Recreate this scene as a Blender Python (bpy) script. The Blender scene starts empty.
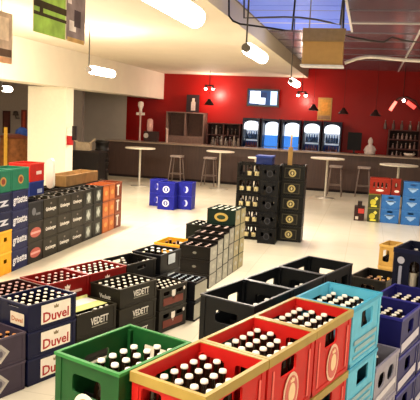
import bpy, math, random
random.seed(7)
SC = bpy.context.scene
COL = SC.collection
PI = math.pi
# ------------------------------------------------------------------ camera geometry (measured from the photo)
f_, p_, r_, CX, CY, EYE = 628.85, .13028, .04833, 210., 200., 2.0
cp, sp = math.cos(p_), math.sin(p_)
def vadd(a, b, k=1.): return tuple(x + k*y for x, y in zip(a, b))
FW = (0, cp, -sp); _R = (1, 0, 0); _U = (0, sp, cp)
RT = tuple(math.cos(r_)*a + math.sin(r_)*b for a, b in zip(_R, _U))
UP = tuple(-math.sin(r_)*a + math.cos(r_)*b for a, b in zip(_R, _U))
def ray(x, y): return tuple(RT[i]*(x-CX)/f_ - UP[i]*(y-CY)/f_ + FW[i] for i in range(3))
def at(x, y, z):
    d = ray(x, y); k = (z-EYE)/d[2]; return (d[0]*k, d[1]*k, z)
RB = .2406                                      # heading of the room's long axis
DV = (math.cos(RB), -math.sin(RB)); DB = (math.sin(RB), math.cos(RB))
def room(s, t, z=0.): return (s*DV[0]+t*DB[0], s*DV[1]+t*DB[1], z)
def on_wall(x, y, t):                            # pixel -> (s, z) on the plane at room depth t
    d = ray(x, y); k = t/(d[0]*DB[0]+d[1]*DB[1]); return (k*(d[0]*DV[0]+d[1]*DV[1]), k*d[2]+EYE)
# ------------------------------------------------------------------ materials
def lin(h):
    c = [int(h[i:i+2], 16)/255 for i in (0, 2, 4)]
    return tuple(x/12.92 if x <= .04045 else ((x+.055)/1.055)**2.4 for x in c) + (1,)
MATS = {}
def mat(h, rough=.5, var=.12, metal=0., scale=14., emit=0., trans=0., bump=0., coat=0.):
    key = (h, rough, var, metal, scale, emit, trans, bump, coat)
    if key in MATS: return MATS[key]
    m = bpy.data.materials.new('m_'+h); m.use_nodes = True; N = m.node_tree.nodes; L = m.node_tree.links
    b = N['Principled BSDF']; c = lin(h)
    b.inputs['Roughness'].default_value = rough; b.inputs['Metallic'].default_value = metal
    b.inputs['Transmission Weight'].default_value = trans
    b.inputs['Coat Weight'].default_value = coat
    b.inputs['Specular IOR Level'].default_value = .5 if rough < .35 else .22
    if emit:
        b.inputs['Emission Color'].default_value = c; b.inputs['Emission Strength'].default_value = emit
        b.inputs['Base Color'].default_value = c
    else:
        tc = N.new('ShaderNodeTexCoord'); n = N.new('ShaderNodeTexNoise'); n.inputs['Scale'].default_value = scale
        n.inputs['Detail'].default_value = 4
        r = N.new('ShaderNodeValToRGB')
        r.color_ramp.elements[0].position = .3; r.color_ramp.elements[1].position = .7
        r.color_ramp.elements[0].color = tuple(x*(1-var) for x in c[:3]) + (1,)
        r.color_ramp.elements[1].color = tuple(min(1, x*(1+var)) for x in c[:3]) + (1,)
        L.new(tc.outputs['Object'], n.inputs['Vector']); L.new(n.outputs['Fac'], r.inputs['Fac'])
        L.new(r.outputs['Color'], b.inputs['Base Color'])
        if bump:
            bp = N.new('ShaderNodeBump'); bp.inputs['Strength'].default_value = bump
            L.new(n.outputs['Fac'], bp.inputs['Height']); L.new(bp.outputs['Normal'], b.inputs['Normal'])
    MATS[key] = m; return m
# ------------------------------------------------------------------ mesh builder
class MB:
    def __init__(s): s.v = []; s.f = []; s.m = []; s.cur = 0; s.sm = []
    def add(s, vs, fs, smooth=False):
        o = len(s.v); s.v += [tuple(x) for x in vs]
        for q in fs: s.f.append(tuple(i+o for i in q)); s.m.append(s.cur); s.sm.append(smooth)
        return s
    def box(s, x0, x1, y0, y1, z0, z1):
        return s.add([(x0,y0,z0),(x1,y0,z0),(x1,y1,z0),(x0,y1,z0),(x0,y0,z1),(x1,y0,z1),(x1,y1,z1),(x0,y1,z1)],
              [(0,3,2,1),(4,5,6,7),(0,1,5,4),(1,2,6,5),(2,3,7,6),(3,0,4,7)])
    def cbox(s, c, d): return s.box(c[0]-d[0]/2, c[0]+d[0]/2, c[1]-d[1]/2, c[1]+d[1]/2, c[2]-d[2]/2, c[2]+d[2]/2)
    def lathe(s, prof, n=12, c=(0,0,0), mats=None):
        o = len(s.v)
        for r, z in prof:
            for k in range(n):
                a = 2*PI*k/n; s.v.append((c[0]+r*math.cos(a), c[1]+r*math.sin(a), c[2]+z))
        for i in range(len(prof)-1):
            for k in range(n):
                k2 = (k+1) % n
                s.f.append((o+i*n+k, o+i*n+k2, o+(i+1)*n+k2, o+(i+1)*n+k)); s.m.append(mats[i] if mats else s.cur); s.sm.append(True)
        s.f.append(tuple(o+k for k in reversed(range(n)))); s.m.append(mats[0] if mats else s.cur); s.sm.append(False)
        s.f.append(tuple(o+(len(prof)-1)*n+k for k in range(n))); s.m.append(mats[-1] if mats else s.cur); s.sm.append(False)
        return s
    def tube(s, pts, r, n=8, r2=None):
        o = len(s.v); P = len(pts)
        for i, p in enumerate(pts):
            a = pts[max(i-1,0)]; b = pts[min(i+1,P-1)]
            d = [b[j]-a[j] for j in range(3)]; l = math.sqrt(sum(x*x for x in d)) or 1; d = [x/l for x in d]
            ref = (0,0,1) if abs(d[2]) < .9 else (1,0,0)
            e = (d[1]*ref[2]-d[2]*ref[1], d[2]*ref[0]-d[0]*ref[2], d[0]*ref[1]-d[1]*ref[0])
            l = math.sqrt(sum(x*x for x in e)); e = [x/l for x in e]
            g = (d[1]*e[2]-d[2]*e[1], d[2]*e[0]-d[0]*e[2], d[0]*e[1]-d[1]*e[0])
            rr = r if r2 is None else r+(r2-r)*i/(P-1)
            if isinstance(r, (list, tuple)): rr = r[i]
            for k in range(n):
                t = 2*PI*k/n; s.v.append(tuple(p[j]+rr*(math.cos(t)*e[j]+math.sin(t)*g[j]) for j in range(3)))
        for i in range(P-1):
            for k in range(n):
                k2 = (k+1) % n; s.f.append((o+i*n+k, o+(i+1)*n+k, o+(i+1)*n+k2, o+i*n+k2)); s.m.append(s.cur); s.sm.append(True)
        s.f.append(tuple(o+k for k in range(n))); s.m.append(s.cur); s.sm.append(False)
        s.f.append(tuple(o+(P-1)*n+k for k in reversed(range(n)))); s.m.append(s.cur); s.sm.append(False)
        return s
    def prism(s, poly, z0, z1):                 # poly in xy, extruded in z
        n = len(poly)
        return s.add([(x,y,z0) for x,y in poly]+[(x,y,z1) for x,y in poly],
             [tuple(reversed(range(n))), tuple(range(n,2*n))]+[(i,(i+1)%n,n+(i+1)%n,n+i) for i in range(n)])
    def mapped(s, fn): s.v = [fn(*v) for v in s.v]; return s
    def mesh(s, name, mats):
        me = bpy.data.meshes.new(name); me.from_pydata(s.v, [], s.f); me.update()
        for m in (mats if isinstance(mats, (list, tuple)) else [mats]): me.materials.append(m)
        for i, p in enumerate(me.polygons): p.material_index = s.m[i]; p.use_smooth = s.sm[i]
        return me
def link(name, me, parent=None, loc=(0,0,0), rz=0.):
    o = bpy.data.objects.new(name, me); COL.objects.link(o); o.location = loc; o.rotation_euler = (0,0,rz)
    if parent: o.parent = parent
    return o
def tag(o, label=None, cat=None, group=None, kind=None):
    if label: o['label'] = label
    if cat: o['category'] = cat
    if group: o['group'] = group
    if kind: o['kind'] = kind
    return o
def empty(name, loc, rz, label, cat, group=None):
    return tag(link(name, None, None, loc, rz), label, cat, group)
def rr(w, h, r=.012, n=3):                       # rounded rectangle outline
    r = min(r, w/2*.98, h/2*.98); out = []
    for cx, cy, a0 in ((w/2-r,h/2-r,0),(-w/2+r,h/2-r,PI/2),(-w/2+r,-h/2+r,PI),(w/2-r,-h/2+r,1.5*PI)):
        for k in range(n+1):
            a = a0+PI/2*k/n; out.append((cx+r*math.cos(a), cy+r*math.sin(a)))
    return out
def ell(w, h, n=20): return [(w/2*math.cos(2*PI*k/n), h/2*math.sin(2*PI*k/n)) for k in range(n)]
def boolean(base, cutters):                      # real holes; returns a fresh mesh
    a = bpy.data.objects.new('tmp', base); COL.objects.link(a); tmp = [a]
    for c in cutters:
        b = bpy.data.objects.new('tmpc', c); COL.objects.link(b); tmp.append(b)
        m = a.modifiers.new('b', 'BOOLEAN'); m.operation = 'DIFFERENCE'; m.object = b; m.solver = 'EXACT'
    dg = bpy.context.evaluated_depsgraph_get(); dg.update()
    me = bpy.data.meshes.new_from_object(a.evaluated_get(dg))
    for o in tmp: bpy.data.objects.remove(o)
    return me
TXT = {}
def text_mesh(s, w, h, m, bold=0.02, slant=0., thick=.001):
    key = (s, round(w,4), round(h,4), m.name, bold, slant)
    if key in TXT: return TXT[key]
    cu = bpy.data.curves.new('t', 'FONT'); cu.body = s; cu.extrude = .01; cu.offset = bold; cu.shear = slant
    cu.resolution_u = 2
    o = bpy.data.objects.new('t', cu); COL.objects.link(o)
    dg = bpy.context.evaluated_depsgraph_get(); dg.update()
    me = bpy.data.meshes.new_from_object(o.evaluated_get(dg)); bpy.data.objects.remove(o)
    xs = [v.co.x for v in me.vertices]; ys = [v.co.y for v in me.vertices]
    x0, x1, y0, y1 = min(xs), max(xs), min(ys), max(ys)
    for v in me.vertices:
        v.co = ((v.co.x-(x0+x1)/2)/(x1-x0)*w, (v.co.y-(y0+y1)/2)/(y1-y0)*h, v.co.z/.02*thick)
    me.materials.clear(); me.materials.append(m); TXT[key] = me; return me
# ------------------------------------------------------------------ crates
# face frames: 'side' = the long +x face, 'end' = the short -y face.  A decal (a,b,c) lies a along the face, b up, c outward
def on_face(face, spec):
    w, l = spec['w'], spec['l']
    if face == 'side': return lambda a, b, c: (w/2+c, a, b)
    if face == 'left': return lambda a, b, c: (-w/2-c, -a, b)
    return lambda a, b, c: (a, -l/2-c, b)
SPEC = {}
def spec(name, w, l, h, col, rim=None, end=(), side=(), decals=(), rough=.45, rimh=.03, floor=True, rimt=.004, var=.10, obj='beer_crate'):
    SPEC[name] = dict(w=w, l=l, h=h, col=col, rim=rim or col, end=end, side=side, decals=decals, rough=rough, rimh=rimh, rimt=rimt, var=var, obj=obj, name=name)
def crate_meshes(n):
    S = SPEC[n]
    if 'me' in S: return S['me']
    w, l, h = S['w'], S['l'], S['h']; t = .009
    m = mat(S['col'], S['rough'], S['var'])
    body = MB().box(-w/2, w/2, -l/2, l/2, 0, h-.0045).mesh('crate_body', m)
    cav = MB().box(-w/2+t, w/2-t, -l/2+t, l/2-t, .012, h+.1).mesh('c', m)
    cut = [cav]
    for (a, b, hw, hh, r) in S['end']:
        g = MB().prism(rr(hw, hh, r), -l, l).mapped(lambda x, y, z, a=a, b=b: (x+a, z, y+b)); g.f = [tuple(reversed(q)) for q in g.f]
        cut.append(g.mesh('c', m))
    for (a, b, hw, hh, r) in S['side']:
        cut.append(MB().prism(rr(hw, hh, r), -w, w).mapped(lambda x, y, z, a=a, b=b: (z, x+a, y+b)).mesh('c', m))
    body = boolean(body, cut)
    me = [('crate_body', body)]
    e = S['rimt']+.003; x, y = w/2+e, l/2+e; z0, z1 = h-S['rimh'], h-.001; X, Y = w/2+.0005, l/2+.0005; q = .0075
    rb = MB()
    rb.box(-x, x, -y, -Y, z0, z1).box(-x, x, Y, y, z0, z1).box(-x, -X, -Y, Y, z0, z1).box(X, x, -Y, Y, z0, z1)
    rb.box(-X, X, -Y, -Y+q, z1-.003, z1).box(-X, X, Y-q, Y, z1-.003, z1).box(-X, -X+q, -Y+q, Y-q, z1-.003, z1).box(X-q, X, -Y+q, Y-q, z1-.003, z1)
    me.append(('rim', rb.mesh('rim', mat(S['rim'], .4, .08))))
    # divider grid
    d = MB(); nx = 3 if w < .37 else 4; ny = 5
    for i in range(1, nx+1): xx = -w/2+w*i/(nx+1); d.box(xx-.002, xx+.002, -l/2+t, l/2-t, .012, h*.36)
    for i in range(1, ny+1): yy = -l/2+l*i/(ny+1); d.box(-w/2+t, w/2-t, yy-.002, yy+.002, .012, h*.355)
    me.append(('divider', d.mesh('divider', mat('0e0c0b', .6))))
    # corner posts and ribs on the outside
    rib = MB(); k = .003
    for sx in (-1, 1):
        for sy in (-1, 1):
            cx0, cy0 = sx*(w/2-.011), sy*(l/2-.011)
            rib.box(cx0-.011-k, cx0+.011+k, cy0-.011-k, cy0+.011+k, .004, h-S['rimh']-.002)
    rib.box(-w/2-k, w/2+k, -l/2-k, -l/2+.008, .004, .022).box(-w/2-k, w/2+k, l/2-.008, l/2+k, .004, .022)
    rib.box(-w/2-k, -w/2+.008, -l/2+.02, l/2-.02, .004, .022).box(w/2-.008, w/2+k, -l/2+.02, l/2-.02, .004, .022)
    me.append(('corner_post', rib.mesh('ribs', m)))
    dec = []
    for D in S['decals']:
        face, kind, a, b, dw, dh, col = D[:7]; fn = on_face(face, S); lift = D[8] if len(D) > 8 else .0035
        mm = mat(col, .5, .06)
        if kind == 'text':
            tm = text_mesh(D[7], dw, dh, mm).copy()
            for v in tm.vertices: v.co = fn(v.co.x+a, v.co.y+b, v.co.z+lift)
            dec.append(('lettering'+('+' if lift > .004 and dec else ''), tm)); continue
        if kind == 'plate': poly = rr(dw, dh, .006)
        elif kind == 'oval': poly = ell(dw, dh)
        elif kind == 'diamond': poly = [(dw/2,0),(0,dh/2),(-dw/2,0),(0,-dh/2)]
        elif kind == 'crown': poly = [(-.5,-.5),(.5,-.5),(.6,.3),(.3,0),(.0,.5),(-.3,0),(-.6,.3)]; poly = [(x*dw, y*dh) for x, y in poly]
        elif kind == 'shield': poly = [(-.5,.5),(.5,.5),(.5,0),(0,-.5),(-.5,0)]; poly = [(x*dw, y*dh) for x, y in poly]
        elif kind == 'band': poly = [(-dw/2,-dh/2-.012),(dw/2,-dh/2+.012),(dw/2,dh/2+.012),(-dw/2,dh/2-.012)]
        g = MB().prism(poly, 0, .0016).mapped(lambda x, y, z: fn(x+a, y+b, z+lift))
        dec.append(({'plate':'label_plate','oval':'emblem','diamond':'emblem','crown':'crown_emblem','shield':'shield_emblem','band':'printed_band'}[kind]+('+' if lift > .004 and dec else ''), g.mesh('decal', mm)))
    S['me'] = me + dec
    return S['me']
LV = {1: [''], 2: ['upper', 'lower'], 3: ['top', 'middle', 'bottom'], 4: ['top', 'second down', 'third down', 'bottom'],
      5: ['top', 'second down', 'middle', 'fourth down', 'bottom']}
CORNERS = {'NR': (1, -1), 'NL': (-1, -1), 'FR': (1, 1), 'FL': (-1, 1)}
def stack(names, pos, ang, n, desc, where, group, corner='NR', zbase=0.):
    """names: one spec for all levels or a list from the top down. pos: xy of a corner. Returns the centre and height of the top."""
    if isinstance(names, str): names = [names]*n
    if isinstance(desc, str): desc = [desc]*n
    S = SPEC[names[0]]; cx_, cy_ = CORNERS[corner]
    ox, oy = -cx_*(S['w']/2+S['rimt']+.003), -cy_*(S['l']/2+S['rimt']+.003)
    ca, sa = math.cos(ang), math.sin(ang)
    c = (pos[0]+ox*ca+oy*sa, pos[1]-ox*sa+oy*ca)
    hs = [SPEC[k]['h'] for k in names]; z = zbase+sum(hs)
    out = None
    for i, k in enumerate(names):
        z -= hs[i]
        jit = (random.uniform(-.0015,.0015), random.uniform(-.0015,.0015))
        lv = LV[n][i]
        e = empty(SPEC[k]['obj'], (c[0]+jit[0], c[1]+jit[1], z), -ang, (desc[i]+(', '+lv+', ' if lv and n > 1 else ', ')+where).strip(', '), 'crate', group)
        base = None
        for nm, me in crate_meshes(k):
            if nm.endswith('+'): link(nm[:-1], me, base)
            else:
                ob = link(nm, me, e)
                if nm in ('label_plate', 'emblem', 'printed_band'): base = ob
        if out is None: out = (e, z, k)
    return out
# ------------------------------------------------------------------ bottles
BOT = {}
def bottle_meshes(h, r, glass, cap, style=0):
    key = (round(h,3), round(r,4), glass, cap, style)
    if key in BOT: return BOT[key]
    prof = [(r*.9,0),(r,.01*h/.25),(r,.5*h),(r*.93,.58*h),(r*.5,.72*h),(r*.42,.9*h),(r*.46,.965*h),(r*.40,.975*h)]
    if style: prof = [(r*.9,0),(r,.03*h),(r,.38*h),(r*.88,.5*h),(r*.48,.62*h),(r*.42,.9*h),(r*.46,.965*h),(r*.40,.975*h)]
    a = MB().lathe(prof, 10).mesh('glass', mat(glass, .12, .05))
    c = MB().lathe([(r*.54,.955*h),(r*.56,.965*h),(r*.5,1.0*h),(r*.2,1.004*h)], 10).mesh('cap', mat(cap, .4, .05))
    BOT[key] = (a, c); return BOT[key]
NB = [0]; REST = []
def fill(top, cells, nx, ny, label, group, h=None, r=.0285, glass='1c0f08', cap='e9e2d2', depth=.035, style=0, labels=None, obj='beer_bottle', far=False, keep=False):
    e, z, k = top; S = SPEC[k]; h = h or S['h']-.012-depth
    ga, ca = bottle_meshes(h, r, glass, cap, style)
    W, L = S['w']-.034, S['l']-.034; rz = e.rotation_euler.z; c, s = math.cos(rz), math.sin(rz)
    for (i, j) in cells:
        x = -W/2+W*(i+.5)/nx; y = -L/2+L*(j+.5)/ny
        if keep: y = -S['l']/2+.012+r+.006
        wx, wy = e.location.x+x*c-y*s, e.location.y+x*s+y*c
        NB[0] += 1
        if far or (NB[0] > 275 and not keep): REST.append((ga, ca, wx, wy, z+.0125)); continue
        b = tag(link(obj, ga, None, (wx, wy, z+.0125), random.uniform(0, 6)), label, 'bottle', group)
        link('bottle_cap', ca, b)
        if labels:
            lk = ('lab', labels, round(r,4), round(h,3))
            if lk not in BOT: BOT[lk] = MB().lathe([(r*1.02,.09*h),(r*1.03,.1*h),(r*1.03,.49*h),(r*1.02,.5*h)], 12).mesh('paper_label', mat(labels, .6, .1))
            link('paper_label', BOT[lk], b)
def grid(nx, ny, skip=()): return [(i, j) for j in range(ny) for i in range(nx) if (i, j) not in skip]
A34 = math.radians(34.)
U = (math.sin(A34), math.cos(A34)); V = (math.cos(A34), -math.sin(A34))
def fr(o, t, s): return (o[0]+t*U[0]+s*V[0], o[1]+t*U[1]+s*V[1])

# ====================================================== RIGHT FOREGROUND ROWS
OA = (.017, 1.80)
hA = .2915
HND = lambda hh: ((0, hh, .12, .045, .015),)
spec('green', .292, .383, hA, '14481f', '2c7638', end=((0, .2, .135, .068, .014),), side=((0, .215, .13, .045, .015),), rimh=.012,
     decals=(('end','oval',.0,.125,.105,.105,'e8e2cf'), ('end','oval',.0,.125,.07,.07,'a88a5c',None,.0055)))
spec('red', .285, .375, hA, 'b81b17', '9c8440', end=((-.066, .165, .085, .155, .012), (.066, .165, .085, .155, .012)), side=((-.025, .212, .125, .066, .012),), rimh=.035, rimt=.006,
     decals=(('side','oval',0,.098,.125,.165,'dcb498'), ('side','oval',0,.098,.1,.138,'c4645a',None,.0055), ('side','oval',0,.1,.055,.075,'e3c69a',None,.0075), ('side','crown',0,.152,.03,.02,'e3c69a',None,.0075),
             ('side','plate',-.15,.13,.012,.2,'e0655a'), ('side','plate',.15,.13,.012,.2,'e0655a')))
spec('cyan', .285, .375, hA, '58b0cc', '3096b8', side=((0.01, .205, .15, .085, .01),), end=((0, .215, .12, .05, .01),), rimh=.02,
     decals=(('side','plate',0,.112,.3,.022,'8aa4a8'), ('side','plate',0,.075,.26,.022,'84a9b0'), ('side','plate',0,.04,.3,.012,'84a9b0')))
spec('steel', .29, .375, .252, '8f8b98', '8f8a9c', side=((-.075, .15, .11, .085, .042), (.075, .15, .11, .085, .042)), rimh=.022,
     decals=(('side','band',0,.07,.32,.035,'c9c4c8'),))
spec('navy_band', .29, .375, .231, '181858', '2c2c80', side=((0, .145, .1, .08, .02),), rimh=.016,
     decals=(('side','band',0,.06,.33,.05,'c2bdc8'), ('end','plate',-.09,.12,.03,.05,'c9c6d6')))
spec('navy_tall', .33, .375, hA, '0b0e24', '101430', end=((-.02, .12, .07, .19, .034), (.085, .12, .07, .19, .034)), side=((0,.12,.08,.19,.035),), rimh=.03,
     decals=(('end','oval',-.115,.21,.05,.05,'a9a9b5'),('end','plate',-.115,.10,.022,.14,'8d8fa0')))
spec('black_big', .29, .383, hA, '07090c', '2c2e33', end=((0, .2, .125, .06, .012),), side=((-.085, .20, .1, .07, .012), (.085, .20, .1, .07, .012)), rimh=.008, rimt=.002)
t = stack('green', fr(OA, -.045, -.309), A34, 4, 'green crate with white round emblem', 'stack left of the nearest red one', 'green crates')
fill(t, grid(4, 6, skip=[(0,0),(1,0),(0,1),(0,2),(0,3),(0,4),(0,5),(1,5)]), 4, 6, 'dark bottle with white cap inside the green crate at the front', 'bottles in the green crate', depth=.03, r=.026)
RN = ['nearest of the red stacks, touching the green crates', 'middle one of the red stacks', 'red stack touching the light blue crates']
for i in range(3):
    t = stack('red', fr(OA, .395*i, 0), A34, 4, 'red crate with gold rim', ['nearest red stack', 'middle red stack', 'red stack next to light blue'][i], 'red crates with gold rims')
    fill(t, grid(4, 6, skip=[[(3,5),(3,4),(2,5)],[(3,5),(2,5)],[(3,5)]][i]), 4, 6, 'brown bottle with white cap inside the %s gold-rimmed red crate' % ['nearest','middle','farthest'][i], 'bottles in the %s red crate' % ['nearest','middle','farthest'][i], depth=.035, r=.026)
t = stack('cyan', fr(OA, 1.185, 0), A34, 4, 'light blue crate with grey lettering', 'stack behind the red ones', 'light blue crates')
fill(t, grid(4, 6, skip=[(3,5)]), 4, 6, 'brown bottle with white cap inside the light blue crate', 'bottles in the light blue crate', depth=.04, r=.026)
t = stack('steel', fr(OA, 1.58, 0), A34, 3, 'grey crate with oval holes', 'low stack beside the light blue crates', 'grey crates with oval holes')
fill(t, [(1,4),(2,5),(0,3),(1,2)], 4, 6, 'dark bottle with white cap inside the grey crate with oval holes', 'bottles in the grey crate', depth=.06)
t = stack('navy_band', fr(OA, 1.975, 0), A34, 4, 'dark blue crate with pale printed band', 'first dark blue stack', 'dark blue crates, nearer stack')
fill(t, grid(4, 6, skip=[(3,0),(2,0),(3,1),(2,1),(0,0),(3,4),(3,5)]), 4, 6, 'brown bottle with white cap inside the nearer dark blue crate', 'bottles in the nearer dark blue crate', depth=.05)
t = stack('navy_band', fr(OA, 2.37, 0), A34, 4, 'dark blue crate with pale printed band', 'second dark blue stack', 'dark blue crates, farther stack')
fill(t, grid(4, 6, skip=[(3,5),(3,0)]), 4, 6, 'brown bottle with white cap inside the farther dark blue crate', 'bottles in the farther dark blue crate', depth=.05)
t = stack('navy_tall', fr(OA, 2.79, -.0), A34, 4, 'near-black crate with arched openings', 'tall stack at the right edge', 'near-black crates with arched openings')
fill(t, grid(4, 6, skip=[(1,2),(2,3),(0,4)]), 4, 6, 'bottle with pale label inside the near-black crate with arched openings', 'bottles in the crate with arched openings', depth=.05, labels='b9b09c', cap='c9c4bc')
OB = fr(OA, .905, -.362)
BW = ['nearest big black stack', 'middle big black stack', 'farthest big black stack']
CB = [[(3,4),(2,5),(3,3),(3,1),(2,2),(3,2),(2,3),(3,0)], [(3,5),(2,4),(3,3),(3,2),(2,5),(3,4)], [(2,4),(3,3),(3,4),(2,2),(3,5)]]
for i in range(3):
    t = stack('black_big', fr(OB, .397*i, 0), A34, 4, 'plain big black crate', ['black stack touching green and red', 'middle black stack', 'farthest black stack behind light blue'][i], 'big black crates')
    fill(t, CB[i], 4, 6, 'pale-capped bottle lying low in the %s big black crate' % ['nearest','middle','farthest'][i], 'bottles in the %s black crate' % ['nearest','middle','farthest'][i], depth=.1, h=.215, cap='e8e4da', labels='5a5248')
spec('black_low', .30, .40, .25, '0c0a08', '2a251d', end=((0,.17,.12,.05,.015),), side=((0,.17,.12,.05,.015),), rimh=.01)
T = at(367.5, 267, .75)
t = stack('black_low', T[:2], A34, 3, 'small black crate with brown bottles', 'lone stack behind the light blue crates', 'small black crates on the right', corner='FL')
fill(t, grid(4, 6, skip=[(0,0),(0,1),(1,2),(2,5)]), 4, 6, 'brown bottle inside the small lone black crate', 'bottles in the small black crate', depth=.06, cap='b58a6a')
spec('ochre', .17, .34, .27, 'a8823e', 'b8934c', end=((0,.13,.08,.15,.02),), side=((0,.14,.17,.16,.02),), rimh=.03)
T = at(379.5, 243.5, .545)
stack('ochre', T[:2], A34, 2, 'ochre open-sided crate, empty', 'stack beside the near-black crates', 'ochre crates', corner='NL')

# ====================================================== LEFT NEAR BLOCK
OD = at(27.5, 388, 0)[:2]
spec('duvel', .33, .455, .2035, '0d1130', '15193c', rimh=.016,
     decals=(('side','plate',.03,.105,.285,.145,'ece4d4'), ('side','text',.03,.082,.25,.075,'a82a22','Duvel',.0055), ('side','crown',.03,.15,.04,.03,'8a7a5a',None,.0055),
             ('end','plate',.05,.085,.15,.09,'d9cdb8'), ('end','text',.05,.08,.12,.035,'b0602a','Duvel',.0055)), end=((0,.17,.12,.012,.004),))
spec('crimson', .335, .455, .2, '780d0b', '8a1814', rimh=.014, end=((0,.145,.12,.035,.01),),
     decals=(('side','crown',-.02,.14,.05,.04,'e8d6c8'), ('side','plate',.07,.085,.15,.022,'d8b8a8'), ('side','oval',-.02,.1,.04,.05,'e8d6c8')))
spec('dark_red', .33, .44, .2, '280a09', '431511', rimh=.014, end=((0,.15,.12,.035,.01),))
spec('slate', .33, .42, .215, '3c3340', '4a404e', rimh=.014, decals=(('side','diamond',.0,.105,.15,.14,'b5afa6'), ('side','diamond',.0,.105,.09,.085,'8f8a8c',None,.0055), ('side','oval',0,.105,.03,.045,'55505a',None,.0075)))
spec('vedett_low', .33, .44, .214, '1b1812', '28241b', rimh=.014, decals=(('side','text',.03,.12,.2,.06,'dedad0','VEDETT'), ('side','plate',.03,.075,.18,.008,'8a8678'), ('end','text',0,.1,.12,.035,'b8b4a8','Vedett')))
spec('vedett', .34, .48, .178, '1b1812', '28241b', rimh=.012, decals=(('side','text',.03,.105,.21,.055,'dedad0','VEDETT'), ('side','plate',.03,.066,.2,.008,'8a8678'), ('end','text',0,.085,.13,.04,'b8b4a8','Vedett')))
spec('shield', .31, .41, .2125, '1b1814', '26221d', rimh=.012, side=((-.1,.15,.09,.04,.012),(.1,.15,.09,.04,.012)),
     decals=(('side','plate',0,.075,.3,.07,'6a2f24'), ('side','shield',0,.125,.055,.095,'e6e0d6'), ('side','oval',.165,.16,.03,.035,'d8d2c6')))
spec('black_mid', .33, .42, .2, '0c0b0a', '1e1b18', rimh=.014, end=((0,.145,.12,.035,.01),), side=((0,.145,.12,.035,.01),))
t = stack('duvel', fr(OD, 0, 0), A34, 3, 'navy crate with white and red name label', 'front left stack', 'navy crates with white labels')
fill(t, grid(4, 6), 4, 6, 'dark bottle with white cap inside the navy crate with white label', 'bottles in the navy crate', depth=.01, r=.027, style=1)
t = stack('slate', fr(OD, -.45, 0), A34, 2, 'grey-violet crate with diamond emblem', 'pair in front of the navy crates', 'grey-violet crates')
fill(t, grid(4, 6, skip=[(0,4),(0,5),(1,5),(1,4)]), 4, 6, 'bottle with tan cap inside the grey-violet crate', 'bottles in the grey-violet crate', depth=.02, r=.027, cap='c98a4c', style=1)
t = stack('vedett_low', fr(OD, .475, 0), A34, 2, ['black lettered crate with yellow paper on top', 'black lettered crate under the papered one'], 'low pair', 'low black lettered crates')
fill(t, [(3,j) for j in range(3,6)], 4, 6, 'white-capped bottle inside the low black lettered crate, beside the paper', 'bottles in the low black lettered crate', depth=.015, r=.027, style=1)
# carton paper lying in the crate
e, z, k = t
pm = MB(); pm.box(-.15, .085, -.2, .2, 0, .004); pm.box(-.15, -.146, -.2, .2, 0, .03)
pp = tag(link('paper_sheet', pm.mesh('p', mat('d9dc8c', .6, .1)), None, (e.location.x, e.location.y, z+.201), e.rotation_euler.z), 'yellow and white paper sheet lying inside the low black lettered crate', 'paper')
link('white_patch', MB().box(-.149, -.02, -.06, .19, .004, .0055).mesh('p', mat('e4e2e6', .6, .05)), pp)
t = stack('vedett', fr(OD, .965, 0), A34, 3, 'black crate with bold white name', 'left block', 'tall black lettered crates')
fill(t, grid(4, 6), 4, 6, 'dark bottle with white cap inside the tall black lettered crate', 'bottles in the tall black lettered crate', depth=.006, r=.027, style=1)
t = stack('shield', fr(OD, 1.5, 0), A34, 2, 'black crate with white shield emblem', 'pair behind the black lettered stack', 'crates with shield emblem')
fill(t, grid(4, 6, skip=[(0,5),(3,0)]), 4, 6, 'dark bottle with white cap inside the crate with shield emblem', 'bottles in the shield crate', depth=.01, r=.026, style=1)
# second column
t = stack('dark_red', fr(OD, .01, -.345), A34, 3, 'dark maroon crate of red-capped bottles', 'stack at the left frame edge', 'dark maroon crates')
fill(t, grid(4, 6, skip=[(0,0)]), 4, 6, 'dark bottle with reddish cap inside the dark maroon crate', 'bottles in the maroon crate', depth=.01, r=.027, cap='b58a86', style=1)
t = stack('crimson', fr(OD, .5, -.362), A34, 3, 'crimson crate with white crown and lettering', 'stack behind the navy crates', 'nearer crimson crates')
fill(t, grid(4, 6, skip=[(0,0),(1,0)]), 4, 6, 'dark bottle with pinkish cap inside the nearer crimson crate', 'bottles in the nearer crimson crate', depth=.015, r=.026, cap='c9a39c', style=1)
t = stack('crimson', fr(OD, .975, -.362), A34, 3, 'crimson crate full of white-capped bottles', 'stack between crimson and black stacks', 'farther crimson crates')
fill(t, grid(4, 6), 4, 6, 'dark bottle with white cap inside the farther crimson crate', 'bottles in the farther crimson crate', depth=.01, r=.027, style=1)
t = stack('black_mid', fr(OD, 1.45, -.362), A34, 3, 'black crate with few bottles', 'stack behind the tall black lettered one', 'plain black crates, left block')
fill(t, [(0,0),(3,5),(3,4),(2,1),(1,2),(0,3)], 4, 6, 'white-capped bottle inside the sparsely filled black crate of the left block', 'bottles in the sparse black crate', depth=.015, r=.03, cap='dcd6ca', style=1)
spec('black_handle', .33, .40, .205, '090a0e', '1e2026', rimh=.014, end=((0,.15,.12,.035,.01),), side=((0,.12,.13,.09,.02),), decals=(('side','plate',.02,.13,.14,.1,'b9c2c8'),))
t = stack('black_handle', at(153.3, 243.7, .62)[:2], math.radians(26), 3, 'black crate of white-labelled bottles', 'stack in front of the yellow crates', 'black crates before the yellow', corner='FL')
fill(t, [(i,j) for i in range(4) for j in (2,4)], 4, 6, 'bottle with large white cap inside the black crate before the yellow one', 'white-capped bottles by the yellow crate', depth=.005, r=.034, cap='f0eee8', labels='e8e4dc')
spec('yellow', .36, .42, .2, 'd69a1c', 'e8ac2a', rimh=.022, end=((0,.13,.12,.04,.01),))
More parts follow.
